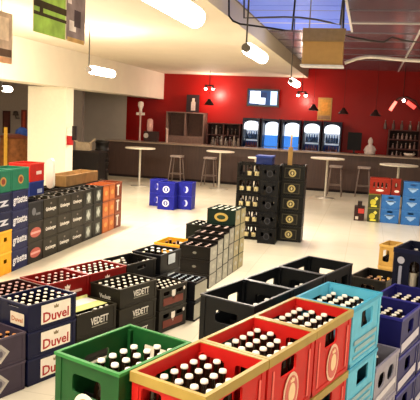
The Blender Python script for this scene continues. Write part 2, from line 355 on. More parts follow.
t = stack('yellow', at(168, 236.5, .4)[:2], math.radians(20), 2, 'yellow crate of dark bottles', 'stack left of the grey-sided block', 'yellow crates in the middle', corner='FL')
fill(t, grid(3, 3), 3, 3, 'brown bottle inside the yellow crate of the middle block', 'bottles in the yellow crate', depth=.02, r=.04, cap='6a4030')

# ====================================================== CENTRE BLOCK (grey sided)
AC = math.radians(20)
UC = (math.sin(AC), math.cos(AC)); VC = (math.cos(AC), -math.sin(AC))
OC = at(208.5, 289, 0)[:2]
def fc(t, s): return (OC[0]+t*UC[0]+s*VC[0], OC[1]+t*UC[1]+s*VC[1])
cols = [(.0, .25, .165*3, 3, '97958a'), (.26, .21, .178*3, 3, '959387'), (.48, .20, .19*3, 3, '979586'), (.69, .2, .205*3, 3, '908d80'), (.9, .22, .205*4, 4, '9a9070'), (1.13, .22, .205*4, 4, '9c926c')]
for i, (t0, l, H, n, c) in enumerate(cols):
    nm = 'grey%d' % i; h = H/n
    dec = [('side','plate',0,h*.5,l*.9,h*.93,c), ('side','diamond',0,h*.52,l*.5,h*.35,'aaa798',None,.0055)]
    if i < 4: dec += [('end','oval',0,h*.5,.05,.03,'77756c')]
    else: dec += [('end','oval',0,h*.5,.19,.115,'b59a4e'), ('end','oval',0,h*.5,.12,.06,'2a3a26',None,.0055)]
    spec(nm, .385, l-.012, h, '0d0a09' if i < 4 else '0b1f16', '1a1513' if i < 4 else '12271c', rimh=.012, rimt=.002, decals=tuple(dec))
    W = ['nearest slice', 'second slice', 'third slice', 'fourth slice', 'green-fronted slice', 'rear tall slice'][i]
    tt = stack(nm, fc(t0, 0), AC, n, 'dark narrow crate with grey paper side' if i < 4 else 'dark green narrow crate with tan side', W+' of the middle block', 'narrow crates of the middle block')
    fill(tt, grid(3 if i < 4 else 4, 3), 3 if i < 4 else 4, 3, 'bottle with pinkish grey cap in the %s of the middle block' % W, 'bottles in the %s' % W, depth=-.0, r=.03 if i < 4 else .028, cap='b39a92' if i < 4 else 'cfd2c4', style=1)
spec('black_slots', .33, .24, .2, '080a10', '12161e', rimh=.012, decals=(('side','plate',0,.1,.3,.15,'9a988a'),))
t = stack('black_slots', at(196.5, 282.5, .4)[:2], math.radians(22), 2, 'black crate with bluish-white bottle tops', 'pair before the middle block', 'black crates before the middle block', corner='NR')
fill(t, [(i,j) for i in range(4) for j in range(4)], 4, 4, 'bottle with bluish white top in the black crate before the middle block', 'bottles before the middle block', depth=.0, r=.022, cap='a9b6c2', style=1)
spec('olive', .36, .40, .25, '10140e', '1e221a', rimh=.014, decals=(('end','oval',.02,.08,.13,.06,'8a8a3c'),))
t = stack('olive', at(186, 223.5, .5)[:2], AC, 2, 'dark olive crate with small yellow emblem', 'pair behind the yellow crates', 'dark olive crates', corner='NL')
fill(t, grid(3, 3), 3, 3, 'bottle with white cap in the dark olive crate', 'bottles in the olive crate', depth=0, r=.03, cap='dfe0d8', style=1)

# ====================================================== FAR LEFT ROW
AF = math.radians(13.)
UF = (math.sin(AF), math.cos(AF)); VF = (math.cos(AF), -math.sin(AF))
OF = at(12, 272, 0)[:2]
def ff(t, s): return (OF[0]+t*UF[0]+s*VF[0], OF[1]+t*UF[1]+s*VF[1])
spec('gold_plain', .32, .375, .27, 'e0a020', 'ecb43a', rimh=.02, side=((.06,.16,.07,.05,.01),), decals=(('side','plate',-.1,.07,.05,.08,'b0442a'),))
spec('navy_logo', .32, .375, .23, '141a3c', '1f264e', rimh=.02, decals=(('side','text',.02,.1,.2,.07,'c9cbd6','z'),))
spec('grisette', .32, .366, .25, '171d48', '212856', rimh=.018, decals=(('side','text',.0,.12,.33,.12,'dcdde2','grisette'),))
spec('teal', .30, .385, .27, '1f6d52', '2f7d60', rimh=.02, decals=(('side','oval',.0,.13,.13,.11,'b08a4a'), ('side','oval',0,.13,.08,.07,'7a3a2a',None,.0055)))
spec('kriek', .32, .376, .27, '221d18', '2a241f', rimh=.014, decals=(('side','oval',0,.13,.28,.13,'b0584e'), ('side','plate',0,.13,.25,.028,'d9a49a',None,.0055)))
spec('black_dog', .32, .376, .27, '16171c', '24262c', rimh=.02, decals=(('side','oval',-.05,.14,.10,.1,'6f7278'), ('side','plate',.06,.1,.12,.03,'6f7278')))
spec('grim', .32, .405, .268, '262219', '1b1814', rimh=.014, decals=(('side','text',0,.12,.29,.065,'f0ece2','Grimbergen'), ('side','oval',0,.2,.05,.03,'77706a')))
spec('grim_narrow', .32, .355, .268, '1e1c18', '171512', rimh=.014, decals=(('side','plate',0,.13,.17,.17,'6d7068'), ('side','text',0,.13,.15,.12,'c4cac2','Gr',None) if False else ('side','diamond',0,.13,.14,.15,'b9c0b8',None,.0055)))
spec('orange', .32, .238, .268, 'b5602c', '8a4526', rimh=.02, decals=(('side','plate',0,.12,.2,.2,'c47038'), ('side','oval',0,.13,.12,.08,'e09a50',None,.0055)))
spec('rust', .32, .29, .268, '7a3a22', '8f4a2c', rimh=.02, decals=(('side','plate',-.03,.13,.06,.18,'e8ded0'), ('side','plate',-.03,.21,.13,.03,'e8ded0')))
stack(['navy_logo','navy_logo','gold_plain','gold_plain'], ff(-.395, 0), AF, 4, ['dark navy crate with pale letter']*2+['yellow crate with red mark']*2, 'far left edge stack', 'crates at the far left edge')
stack('grisette', ff(0, 0), AF, 4, 'blue crate with slanting white name', 'stack beside the yellow crates', 'blue lettered crates')
for k, t0 in enumerate((-.40, .0)):
    e = stack('teal', ff(t0, 0), AF, 1, ['green crate with tan oval, lying on pale-lettered navy crates', 'green crate with tan oval, lying on blue lettered crates'][k], '', 'green crates on the far left row', zbase=1.003)
stack(['black_dog','kriek','kriek'], ff(.385, 0), AF, 3, ['black crate with grey dog emblem']+['dark crate with red oval emblem']*2, 'stack beside the blue lettered crates', 'crates with red ovals')
tt_ = [(.79,'grim'),(1.21,'grim'),(1.63,'grim'),(2.05,'grim_narrow'),(2.43,'grim_narrow'),(2.81,'orange'),(3.07,'orange'),(3.345,'rust')]
wh = ['stack next to the red ovals','second dark lettered stack','third dark lettered stack','first stack with pale diamond','second stack with pale diamond','first orange stack','second orange stack','last stack of the far row']
for (t0, k), w in zip(tt_, wh):
    t = stack(k, ff(t0, 0), AF, 3, {'grim':'dark brown crate with white name','grim_narrow':'dark crate with pale diamond','orange':'orange crate with oval','rust':'rust-brown crate with white mark'}[k], w, 'crates of the far left row')
    if k.startswith('grim'):
        fill(t, [(0,0),(2,1),(3,3),(1,4),(2,5),(0,3)], 4, 6, 'dark bottle on the %s, far left row' % w, 'bottles in the '+w, depth=.0, r=.028, cap='7d766c', style=1)
spec('scarlet', .32, .40, .26, 'c4241c', 'd23a2e', rimh=.02, decals=(('side','plate',.05,.12,.15,.05,'f0d8d0'),))
spec('royal', .32, .40, .245, '24357a', '2c4090', rimh=.02, decals=(('side','plate',.08,.1,.14,.06,'aab2cc'),))
stack(['scarlet','royal','royal','royal','royal'], ff(1.13, -.40), AF, 5, ['scarlet crate with white lettering']+['blue crate with pale mark']*4, 'stack behind the red ovals', 'scarlet and blue stack')
spec('brown_plain', .34, .43, .27, '1a1611', '262019', rimh=.02)
for k in range(5):
    stack('brown_plain', ff(1.56+.445*k, -.40), AF, 3, 'plain dark brown crate', ['first','second','third','fourth','fifth'][k]+'  stack behind the far left row', 'plain brown crates behind the far left row')
# white rounded board on the second row
P = ff(1.93, -.50); b = MB().prism(rr(.15, .46, .09, 6), -.02, .02).mapped(lambda x, y, z: (z, x, y+.23))
tag(link('white_board', b.mesh('b', mat('f1ecdc', .5, .03)), None, (P[0], P[1], .811), -AF+1.25), 'white rounded board standing upright behind the dark lettered crates', 'board')
# wooden tray
P = ff(2.85, -.56); e = empty('wooden_tray', (P[0], P[1], .811), -AF, 'long tan wooden tray lying on the brown crates beside the pillar', 'tray')
m = mat('8a6a40', .6, .25, scale=6)
link('tray_side', MB().box(.15,.17,-.62,.62,0,.17).mesh('a', m), e); link('tray_side', MB().box(-.17,-.15,-.62,.62,0,.17).mesh('a', m), e)
link('tray_end', MB().box(-.15,.15,-.62,-.6,0,.17).mesh('a', m), e); link('tray_end', MB().box(-.15,.15,.6,.62,0,.17).mesh('a', m), e)
link('tray_bottom', MB().box(-.15,.15,-.6,.6,0,.015).mesh('a', m), e)

# ====================================================== MIDDLE: BLUE PAIR, DARK TOWERS, RIGHT GROUP
spec('blue', .36, .30, .295, '191e86', '242a9c', rimh=.02, end=((0,.25,.1,.02,.008),), decals=(('end','oval',0,.14,.15,.15,'d8dae8'), ('end','oval',0,.14,.10,.10,'3a3f8a',None,.0055), ('end','plate',0,.14,.03,.06,'d8dae8',None,.0075)))
spec('blue_side', .30, .30, .295, '191e86', '242a9c', rimh=.02, decals=(('end','oval',.02,.14,.1,.14,'c4c8e0'), ('end','oval',-.01,.14,.08,.12,'2a2fa0',None,.0055)))
for k, (nm, px, py, d, w) in enumerate([('blue', 157, 209, 'blue crate with round white emblem', 'nearest pair'), ('blue_side', 177.2, 209, 'blue crate with white arc emblem', 'right-hand pair'), ('blue_side', 149, 205.5, 'blue crate with white arc emblem', 'left-hand pair')]):
    stack(nm, at(px, py, 0)[:2], RB, 2, d, w, 'blue crates on the open floor', corner='NL')
spec('window', .40, .30, .257, '0a0907', '12100c', rimh=.02, end=((-.12,.135,.09,.17,.02),(0,.135,.09,.17,.02),(.12,.135,.09,.17,.02)))
spec('dark_arc', .29, .30, .257, '09090b', '111114', rimh=.02, end=((-.07,.15,.05,.07,.02),(.07,.15,.05,.07,.02)), decals=(('end','oval',0,.12,.1,.11,'3a3a40'), ('end','oval',0,.12,.075,.085,'131316',None,.0055)))
spec('gold_round', .41, .32, .257, '0c0b08', '17150f', rimh=.02, decals=(('end','plate',.0,.125,.26,.17,'4a4430'), ('end','plate',0,.125,.235,.145,'1f1c16',None,.0055), ('end','oval',0,.125,.125,.125,'c2b070',None,.0075), ('end','oval',0,.125,.075,.075,'4a4228',None,.0095), ('end','oval',0,.125,.03,.05,'d8cc98',None,.011)))
names = []
p = at(233.5, 238, 0)
for lv in range(5):
    e = stack('window', p[:2], RB, 1, 'black crate with three openings showing tan labels, '+LV[5][lv], 'left dark tower', 'black crates with openings', corner='NL', zbase=.257*(4-lv))
    fill(e, [(i, 0) for i in range(3) if not (lv == 0 and i == 0)], 3, 4, 'bottle with tan label in the left dark tower, crate: %s' % LV[5][lv], 'bottles in the left dark tower', depth=.03, r=.042, labels='f4e2a8', cap='c0b080', keep=True)
stack('dark_arc', at(256.5, 243, 0)[:2], RB, 5, 'black crate with faint arc emblem', 'narrow middle dark tower', 'crates of the middle dark tower', corner='NL')
tg = stack('gold_round', at(275.5, 240.5, 0)[:2], RB, 5, 'black crate with round gold emblem', 'right dark tower', 'crates with round gold emblem', corner='NL')
P = at(266, 164.5, 1.287); e = empty('reflection_box', (P[0], P[1]+.14, 1.287), -RB, 'dark blue box shape for the fridge reflection above the narrow middle dark tower', 'box')  # solid box standing in for the fridges' blue reflection
link('box_body', MB().box(-.13,.13,-.14,.15,0,.11).mesh('a', mat('1c2c66', .4)), e); link('lid', MB().box(-.14,.14,-.15,.16,.11,.14).mesh('a', mat('2a3f8a', .4)), e)
P = tg[0].location; e = empty('wooden_paddle', (P[0]-.07, P[1]+.02, 1.042), -RB, 'tan wooden paddle standing on the right dark tower', 'paddle')
link('blade', MB().prism(rr(.075, .54, .03), -.012, .012).mapped(lambda x,y,z: (x, z, y+.27)).mesh('a', mat('b08a4c', .5, .2)), e)
link('handle', MB().tube([(0,0,.52),(.005,0,.745)], .014).mesh('a', mat('c09a5c', .5)), e)
# right group by the bar
spec('sky', .362, .30, .295, '2f66a6', '3a72b2', rimh=.02, end=((0,.235,.11,.035,.01),), decals=(('end','shield',0,.125,.14,.1,'8fb2da'), ('end','plate',0,.16,.2,.018,'9dbde0')))
spec('lime', .23, .30, .295, '3b3f22', '6a6a2a', rimh=.02, decals=(('end','oval',-.02,.12,.12,.13,'b9ae38'), ('end','diamond',.04,.2,.08,.09,'d2c65a'), ('end','plate',.0,.04,.12,.035,'d8cc40')))
spec('brick', .41, .30, .33, '86200f', '9a2a18', rimh=.02, end=((-.12,.19,.035,.11,.01),(-.04,.19,.035,.11,.01),(.04,.19,.035,.11,.01),(.12,.19,.035,.11,.01)), decals=(('end','oval',0,.08,.16,.05,'e8cfc4'),))
spec('brick_small', .17, .30, .33, '801e10', '902818', rimh=.02, end=((.0,.2,.05,.1,.01),), decals=(('end','oval',.02,.08,.1,.05,'e8cfc4'),))
stack('lime', at(366.5, 221.5, 0)[:2], RB, 2, 'dark crate with yellow-green pattern', 'pair under the brick-red crate', 'yellow-green patterned crates', corner='NL')
stack('sky', at(379.5, 222.5, 0)[:2], RB, 2, 'sky blue crate with pale shield', 'pair beside the yellow-green ones', 'sky blue crates, lower pair', corner='NL')
stack('sky', at(400.3, 224.5, 0)[:2], RB, 3, 'sky blue crate with pale shield', 'three-high stack near the right edge', 'sky blue crates, taller stack', corner='NL')
q = at(366.8, 221.5, 0)
t = stack('brick', q[:2], RB, 1, 'wide brick-red crate holding pale bottles', 'on the yellow-green crates', 'brick-red crates', corner='NL', zbase=.592)
fill(t, [(i, 0) for i in range(4)], 4, 4, 'pale bottle seen through the slots of the wide brick-red crate', 'bottles in the wide brick-red crate', depth=.05, r=.03, labels='e4dcd0', cap='e8e0d4', keep=True)
stack('brick_small', (q[0]+.436*DV[0], q[1]+.436*DV[1]), RB, 1, 'small brick-red crate beside the wide one', 'on the sky blue crates', 'brick-red crates', corner='NL', zbase=.592)
stack('brick', at(419.6, 225.5, 0)[:2], RB, 3, 'brick-red crate cut by the frame', 'stack at the right frame edge', 'brick-red crates at the right edge', corner='NL')
P = at(353.5, 220.5, 0); P = (P[0]+.11*DV[0]+.15*DB[0], P[1]+.11*DV[1]+.15*DB[1], 0)
e = empty('carton_box', P, -RB, 'dark red and black carton standing on the floor left of the yellow-green crates', 'box')
link('carton', MB().box(-.11,.10,-.13,.13,0,.3).mesh('a', mat('2c1512', .6, .3)), e)
link('printed_label', MB().box(-.03,.09,-.134,-.1302,.16,.26).mesh('a', mat('b03a30', .6)), e)
link('printed_label', MB().box(-.08,-.02,-.134,-.1302,.03,.09).mesh('a', mat('c8b9a8', .6)), e)
link('carton_neck', MB().box(-.05,.04,-.1,.1,.3,.4).mesh('a', mat('1c1210', .6)), e)

# ====================================================== ROOM SHELL
def rbox(name, s0, s1, t0, t1, z0, z1, m, kind='structure', parent=None):
    c = room((s0+s1)/2, (t0+t1)/2, (z0+z1)/2)
    o = link(name, MB().cbox((0,0,0), (abs(s1-s0), abs(t1-t0), abs(z1-z0))).mesh(name, m), parent, c, -RB)
    return tag(o, kind=kind) if kind else o
TW = 20.9; ZP = 3.42; ZT = 3.72
# floor: large glossy cream tiles
fm = bpy.data.materials.new('floor_tiles'); fm.use_nodes = True; N = fm.node_tree.nodes; L = fm.node_tree.links; B = N['Principled BSDF']
tc = N.new('ShaderNodeTexCoord'); br = N.new('ShaderNodeTexBrick'); br.offset = 0; br.inputs['Scale'].default_value = 1.0
br.inputs['Brick Width'].default_value = .6; br.inputs['Row Height'].default_value = .6; br.inputs['Mortar Size'].default_value = .004
br.inputs['Color1'].default_value = lin('e6dec8'); br.inputs['Color2'].default_value = lin('e2d9c2'); br.inputs['Mortar'].default_value = lin('d2c9b2')
ns = N.new('ShaderNodeTexNoise'); ns.inputs['Scale'].default_value = 1.3; mx = N.new('ShaderNodeMixRGB'); mx.blend_type = 'MULTIPLY'; mx.inputs['Fac'].default_value = .18
L.new(tc.outputs['Object'], br.inputs['Vector']); L.new(tc.outputs['Object'], ns.inputs['Vector']); L.new(br.outputs['Color'], mx.inputs['Color1']); L.new(ns.outputs['Fac'], mx.inputs['Color2'])
L.new(mx.outputs['Color'], B.inputs['Base Color']); B.inputs['Roughness'].default_value = .22
rbox('floor', -12, 8, -5, TW+.2, -.1, 0, fm)
red = mat('93100e', .35, .06, scale=1.5)
white = mat('e6ddcb', .7, .03, scale=2)
grey = mat('c4bbae', .7, .05, scale=2)
sR = on_wall(127, 97, TW)[0]
rbox('wall_back', sR, 8, TW, TW+.2, 0, ZT, red)
rbox('wall_back_left', -12, sR, TW, TW+.2, 0, ZT, grey)
rbox('wall_left', -12.2, -12, -5, TW+.2, 0, ZT, grey)
rbox('wall_right', 8, 8.2, -5, TW+.2, 0, ZT, mat('d9cfc0', .7, .03))
rbox('wall_front', -12, 8, -5.2, -5, 0, ZT, mat('d9cfc0', .7, .03))
rbox('ceiling', -12, -2.05, -5, TW, ZP, ZT+.1, mat('d9cdb9', .75, .03, scale=1.5))
tm = bpy.data.materials.new('ceiling_tiles'); tm.use_nodes = True; N = tm.node_tree.nodes; L = tm.node_tree.links; B = N['Principled BSDF']
tc = N.new('ShaderNodeTexCoord'); br = N.new('ShaderNodeTexBrick'); br.offset = 0; br.inputs['Scale'].default_value = 1
br.inputs['Brick Width'].default_value = 1.25; br.inputs['Row Height'].default_value = 1.25; br.inputs['Mortar Size'].default_value = .004
br.inputs['Color1'].default_value = lin('665c6a'); br.inputs['Color2'].default_value = lin('554b58'); br.inputs['Mortar'].default_value = lin('4a4248')
mp = N.new('ShaderNodeMapping'); mp.inputs['Location'].default_value = (.3, 0, 0)
L.new(tc.outputs['Object'], mp.inputs['Vector']); L.new(mp.outputs['Vector'], br.inputs['Vector']); L.new(br.outputs['Color'], B.inputs['Base Color']); B.inputs['Roughness'].default_value = .22; B.inputs['Specular IOR Level'].default_value = .8
rbox('ceiling_tiled', -2.05, 8, -5, TW, ZT, ZT+.1, tm)
# white T-bars of the suspended ceiling
g = MB()
for q in (-.45, 2.05, 4.55): g.box(q-.018, q+.018, -4.9, 12.3, ZT-.02, ZT)
for q in (.75, 3.3, 5.8): g.box(q-.018, q+.018, 4, TW-.02, ZT-.02, ZT)
for t in (4.0, 6.4, 8.8, 11.3): g.box(-2.03, 7.9, t-.015, t+.015, ZT-.018, ZT)
o = link('ceiling_grid', g.mesh('g', mat('d8d2d0', .5, .03)), None, (0,0,0), -RB); tag(o, kind='structure')
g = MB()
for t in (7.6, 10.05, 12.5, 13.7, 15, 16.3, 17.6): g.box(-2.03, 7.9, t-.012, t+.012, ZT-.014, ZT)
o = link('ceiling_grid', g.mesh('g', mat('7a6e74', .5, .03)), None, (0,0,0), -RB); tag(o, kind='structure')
beam_s = -6.95
rbox('trim_1', -7.6, beam_s, -5, TW, 2.55, ZP, white)                    # bulkhead over the pillars
pt = 13.9
pl = (lambda P: P[0]*DB[0]+P[1]*DB[1])(at(28, 82.5, 2.55))
s28 = on_wall(28, 100, pt)[0]
s66 = on_wall(66, 100, pt)[0]
rbox('pillar', s28, s66, pt, pt+.4, 0, 2.55, mat('f4ecd6', .6, .02))
o = bpy.data.objects['pillar']
rbox('baseboard_back', sR, 8, TW-.02, TW, 0, .1, mat('3a1a16', .5))
# ====================================================== BAR
bar0 = on_wall(107, 176, 18.7)[0]
def thing(name, s, t, z, label, cat, group=None, rz=0.): return empty(name, room(s, t, z), -RB+rz, label, cat, group)
e = thing('bar_counter', 0, 18.7, 0, 'long dark wood bar counter with pale top in front of the red wall', 'bar')
wm = bpy.data.materials.new('dark_wood'); wm.use_nodes = True; N = wm.node_tree.nodes; L = wm.node_tree.links; B = N['Principled BSDF']
tc = N.new('ShaderNodeTexCoord'); mp = N.new('ShaderNodeMapping'); mp.inputs['Scale'].default_value = (9, 9, .7); wv = N.new('ShaderNodeTexNoise'); wv.inputs['Scale'].default_value = 2.5; wv.inputs['Detail'].default_value = 5
rp = N.new('ShaderNodeValToRGB'); rp.color_ramp.elements[0].color = lin('24140f'); rp.color_ramp.elements[1].color = lin('4c3024')
L.new(tc.outputs['Object'], mp.inputs['Vector']); L.new(mp.outputs['Vector'], wv.inputs['Vector']); L.new(wv.outputs['Fac'], rp.inputs['Fac']); L.new(rp.outputs['Color'], B.inputs['Base Color']); B.inputs['Roughness'].default_value = .5
link('front_panel', MB().box(bar0, 7.5, 0, .05, .08, 1.11).mesh('a', wm), e)
link('kick_board', MB().box(bar0+.02, 7.5, .06, .1, 0, .08).mesh('a', mat('1c1210', .6)), e)
link('end_panel', MB().box(bar0, bar0+.05, .05, .62, .08, 1.11).mesh('a', wm), e)
link('countertop', MB().box(bar0-.05, 7.5, -.12, .66, 1.11, 1.15).mesh('a', mat('8a7666', .3, .12)), e)
x = bar0+1.2
while x < 7.4:
    link('batten', MB().box(x-.03, x+.03, -.012, 0, .1, 1.1).mesh('a', wm), e); x += 1.2
# high tables and stools
steel = mat('c9c4b8', .3, .05, metal=.6); tabm = mat('ded6c2', .35, .04)
TAB = {}
def high_table(s, t, z, r, label):
    e = thing('high_table', s, t, 0, label, 'table', 'high round bar tables')
    if r not in TAB:
        TAB[r] = (MB().lathe([(r-.01,z-.035),(r,z-.03),(r,z-.005),(r-.008,z)], 32).mesh('t', tabm), MB().lathe([(.035,.02),(.03,.05),(.03,z-.06),(.09,z-.035)], 14).mesh('p', steel), MB().lathe([(.24,0),(.24,.01),(.05,.03)], 24).mesh('b', steel))
    a = TAB[r]; link('tabletop', a[0], e); link('pole', a[1], e); link('base_plate', a[2], e)
high_table(-6.13, 16.56, 1.08, .42, 'high round pale table before the left end of the bar')
high_table(-4.01, 17.3, 1.081, .40, 'high round pale table left of the dark crate towers')
high_table(-1.01, 17.08, 1.082, .45, 'high round pale table right of the dark crate towers')
P = at(399, 164.5, 1.08); s4, t4 = P[0]*DV[0]+P[1]*DV[1], P[0]*DB[0]+P[1]*DB[1]
high_table(s4, t4, 1.079, .46, 'high round pale table behind the brick-red crates')
P = at(256, 157, 1.08); s5, t5 = P[0]*DV[0]+P[1]*DV[1], P[0]*DB[0]+P[1]*DB[1]
high_table(s5, t5, 1.078, .2, 'small high table showing between the dark crate towers')
dst = mat('7a6a62', .4, .1); seatm = mat('9a8c84', .5, .1)
SM = (MB().prism(rr(.36,.36,.06), .79, .84).mesh('seat', seatm),
      [MB().tube([(sx*.13, sy*.13, .79), (sx*.2, sy*.2, 0)], .016, 8).mesh('leg', dst) for sx in (-1,1) for sy in (-1,1)],
      MB().tube([(-.17,-.17,.3),(.17,-.17,.3),(.17,.17,.3),(-.17,.17,.3),(-.17,-.17,.3)], .011, 6).mesh('fr', dst))
def stool(px, py, label):
    P = at(px, py, 0)
    e = empty('bar_stool', (P[0], P[1], 0), -RB, label, 'stool', 'bar stools along the bar')
    link('seat', SM[0], e); link('foot_ring', SM[2], e)
    for m_ in SM[1]: link('leg', m_, e)
stool(176, 183.5, 'grey bar stool above the blue crates')
stool(209, 185.5, 'grey bar stool left of the second high table')
stool(334, 195.5, 'grey bar stool right of the third high table')
stool(362, 196.5, 'grey bar stool behind the dark red carton')
# ====================================================== BACK BAR: FRIDGES
glassm = bpy.data.materials.new('clear_glass'); glassm.use_nodes = True
B = glassm.node_tree.nodes['Principled BSDF']; B.inputs['Base Color'].default_value = (1,1,1,1); B.inputs['Roughness'].default_value = .02; B.inputs['Transmission Weight'].default_value = 1.; B.inputs['IOR'].default_value = 1.05
fx = [(242,260),(261,280),(281,301),(302.5,321.5),(322.5,342)]
words = ['leftmost', 'second from the left', 'middle', 'second from the right', 'rightmost']
navy = mat('101830', .35, .08)
for k, (x0, x1) in enumerate(fx):
    ft = 20.25
    s0 = on_wall(x0, 130, ft)[0]; s1 = on_wall(x1, 130, ft)[0]; w = s1-s0-.02
    e = thing('display_fridge', (s0+s1)/2, ft, 0, 'lit glass-door drinks fridge, %s of the five' % words[k], 'fridge', 'lit drinks fridges behind the bar')
    b = MB().box(-w/2,w/2,.5,.54,0,2.05).box(-w/2,-w/2+.04,0,.5,0,2.05).box(w/2-.04,w/2,0,.5,0,2.05).box(-w/2+.04,w/2-.04,0,.5,0,.2).box(-w/2+.04,w/2-.04,0,.5,1.98,2.05)
    link('cabinet', b.mesh('a', navy), e)
    bright = k in (1, 2)
    iw = w/2-.05
    arch = [(-iw, 1.2), (iw, 1.2), (iw, 1.82)] + [(iw*math.cos(a), 1.82+.14*math.sin(a)) for a in [PI*j/10 for j in range(1,10)]] + [(-iw, 1.82)]
    # lit back wall
    link('lit_back_panel', MB().prism([(x, y) for x, y in arch] , .46, .48).mapped(lambda x,y,z: (x, z, y)).mesh('a', mat('e4f0ff', emit=(1.15 if bright else .32))), e)
    link('lit_lower_panel', MB().box(-iw, iw, .44, .455, .25, 1.52 if bright else 1.3).mesh('a', mat('3f86e4' if bright else '1c3262', emit=(.75 if bright else .3))), e)
    if not bright:
        link('header_sign', MB().prism([(-iw,1.68),(iw,1.68),(iw,1.82)]+[(iw*math.cos(a), 1.82+.14*math.sin(a)) for a in [PI*j/10 for j in range(1,10)]]+[(-iw,1.82)], .03, .05).mapped(lambda x,y,z:(x,z,y)).mesh('a', mat('f2f6ff', emit=1.3)), e)
    shm = mat('8fa0b8', .3)
    for z in ([.6, 1.0, 1.36] if not bright else [.7, 1.15]):
        link('shelf', MB().box(-iw, iw, .08, .44, z, z+.015).mesh('a', shm), e)
    if not bright:
        for z, cc in ((.615,'5a6a8a'), (1.015,'7a4a4a'), (1.375,'3c5a8c')):
            for j in range(5):
                hh = random.uniform(.18,.26)
                b = tag(link('drink_bottle', bottle_meshes(.26, .04, cc, '9aa6b8')[0], None, room((s0+s1)/2-iw+.08+j*(2*iw-.16)/4, ft+.16, z+.001)), 'small bottle on a shelf of the %s lit fridge' % words[k], 'bottle', 'drinks in the %s fridge' % words[k])
    link('door_frame', MB().box(-w/2,-iw,-.03,-.002,.15,2.03).box(iw,w/2,-.03,-.002,.15,2.03).box(-iw,iw,-.03,-.002,1.98,2.03).box(-iw,iw,-.03,-.002,.15,.22).mesh('a', navy), e)
    link('door_glass', MB().box(-iw, iw, -.015, -.009, .22, 1.98).mesh('a', glassm), e)
    link('door_handle', MB().box(iw+.005, iw+.025, -.06, -.03, .9, 1.3).mesh('a', mat('8890a0', .3)), e)
# TV
s0, z0 = on_wall(246.5, 106, 20.6); s1, z1 = on_wall(279.5, 89.5, 20.6)
e = thing('television', (s0+s1)/2, 20.6, (z0+z1)/2, 'wall-mounted television with bright white and blue picture', 'television')
w, h = s1-s0, z1-z0
link('casing', MB().box(-w/2,w/2,0,.08,-h/2,h/2).mesh('a', mat('12131c', .3)), e)
sc = link('screen', MB().box(-w/2+.05,w/2-.05,-.004,-.001,-h/2+.05,h/2-.05).mesh('a', mat('2c4878', emit=.6)), e)
for (a, b, c, d, col, em) in [(-.40,-.08,-.32,.36,'e8f2ff',2.2), (-.12,.08,-.36,.0,'d8e8fa',1.6), (.24,.44,-.38,.38,'a8c8f0',1.6), (-.05,.12,.0,.3,'2c3c66',.5), (-.46,-.40,-.2,.1,'2a3658',.4)]:
    link('picture_area', MB().box(a*w, b*w, -.008, -.0045, c*h, d*h).mesh('a', mat(col, emit=em)), e if False else e)
link('wall_bracket', MB().box(-.1,.1,.08,.3,-.1,.1).mesh('a', mat('202020')), e)
# posters
def poster(x0, y0, x1, y1, t, label, cols, obj='poster'):
    s0, z0 = on_wall(x0, y1, t); s1, z1 = on_wall(x1, y0, t); w, h = s1-s0, z1-z0
    e = thing(obj, (s0+s1)/2, t, (z0+z1)/2, label, 'poster')
    link('sheet', MB().box(-w/2,w/2,0,.02,-h/2,h/2).mesh('a', mat(cols[0], .5, .1)), e)
    for k, (a, b, c, d, col) in enumerate(cols[1:]):
        link('printed_area', MB().box(a*w,b*w,-.003-k*.0015,-.0005,c*h,d*h).mesh('a', mat(col, .5, .2)), e)
poster(317, 98, 332.5, 120, TW-.022, 'framed ochre poster on the red wall above the fridges', ['a8824a', (-.4,.4,-.25,.42,'b8863c'), (-.25,.2,-.1,.3,'c88a3a'), (-.42,.42,-.45,-.3,'8a6a50')])
poster(186, 95, 199.5, 112, 20.62, 'dark poster with pale figure standing on the back bar cabinet', ['2a1c20', (-.12,.22,-.4,.1,'b8a8a0'), (-.05,.15,.1,.3,'c8b4a4')])
# cabinet behind the bar on the left
def cabinet(x0, y0, x1, y1, t, label, nx, nz, col, items):
    s0, z0 = on_wall(x0, y1, t); s1, z1 = on_wall(x1, y0, t); w, h = s1-s0, z1-z0
    e = thing('back_bar_cabinet', (s0+s1)/2, t, 0, label, 'cabinet'); m = mat(col, .5, .15); d = TW-t-.01
    link('cabinet_body', MB().box(-w/2,w/2,0,d,0,z0).mesh('a', m), e)
    link('back_board', MB().box(-w/2,w/2,d-.03,d,z0,z1).mesh('a', mat('2c1a18' if items else '5c443c', .6)), e)
    for k in range(nx+1):
        xx = -w/2+.02+(w-.04)*k/nx; link('upright', MB().box(xx-.02,xx+.02,0,d-.03,z0,z1).mesh('a', m), e)
    for k in range(1, nz+1):
        zz = z0+(h-.02)*k/nz; link('shelf', MB().box(-w/2,w/2,-.005,d-.03,zz-.015,zz+.02).mesh('a', m), e)
    for k in range(nz if items else 0):
        zz = z0+(h-.02)*k/nz+(.0205 if k else .0005); top = z0+(h-.02)*(k+1)/nz-.02
        n = int(w/.16)
        for j in range(n):
            hh = min(.3, (top-zz)*.85)*random.choice((.7,.85,1)); cc = random.choice(items)
            xx = -w/2+.1+(w-.2)*(j+.5)/n
            if min(abs(xx-(-w/2+.02+(w-.04)*q/nx)) for q in range(nx+1)) < .06: continue
            b = bottle_meshes(hh, .036, cc, 'c8b8a8')
            o = tag(link('liquor_bottle', b[0], None, room((s0+s1)/2+xx, t+.1, zz)), 'small bottle or glass inside the '+label.split(' on ')[0].split(' with ')[0], 'bottle', 'bottles in the '+label.split(' with ')[0]); link('bottle_cap', b[1], o)
    return e, (s0+s1)/2, t, z1, w
cb = cabinet(165.5, 113, 204.5, 135, 20.45, 'grey-brown two-bay wall cabinet with dark front left of the wall lamp', 2, 1, '84685e', [])
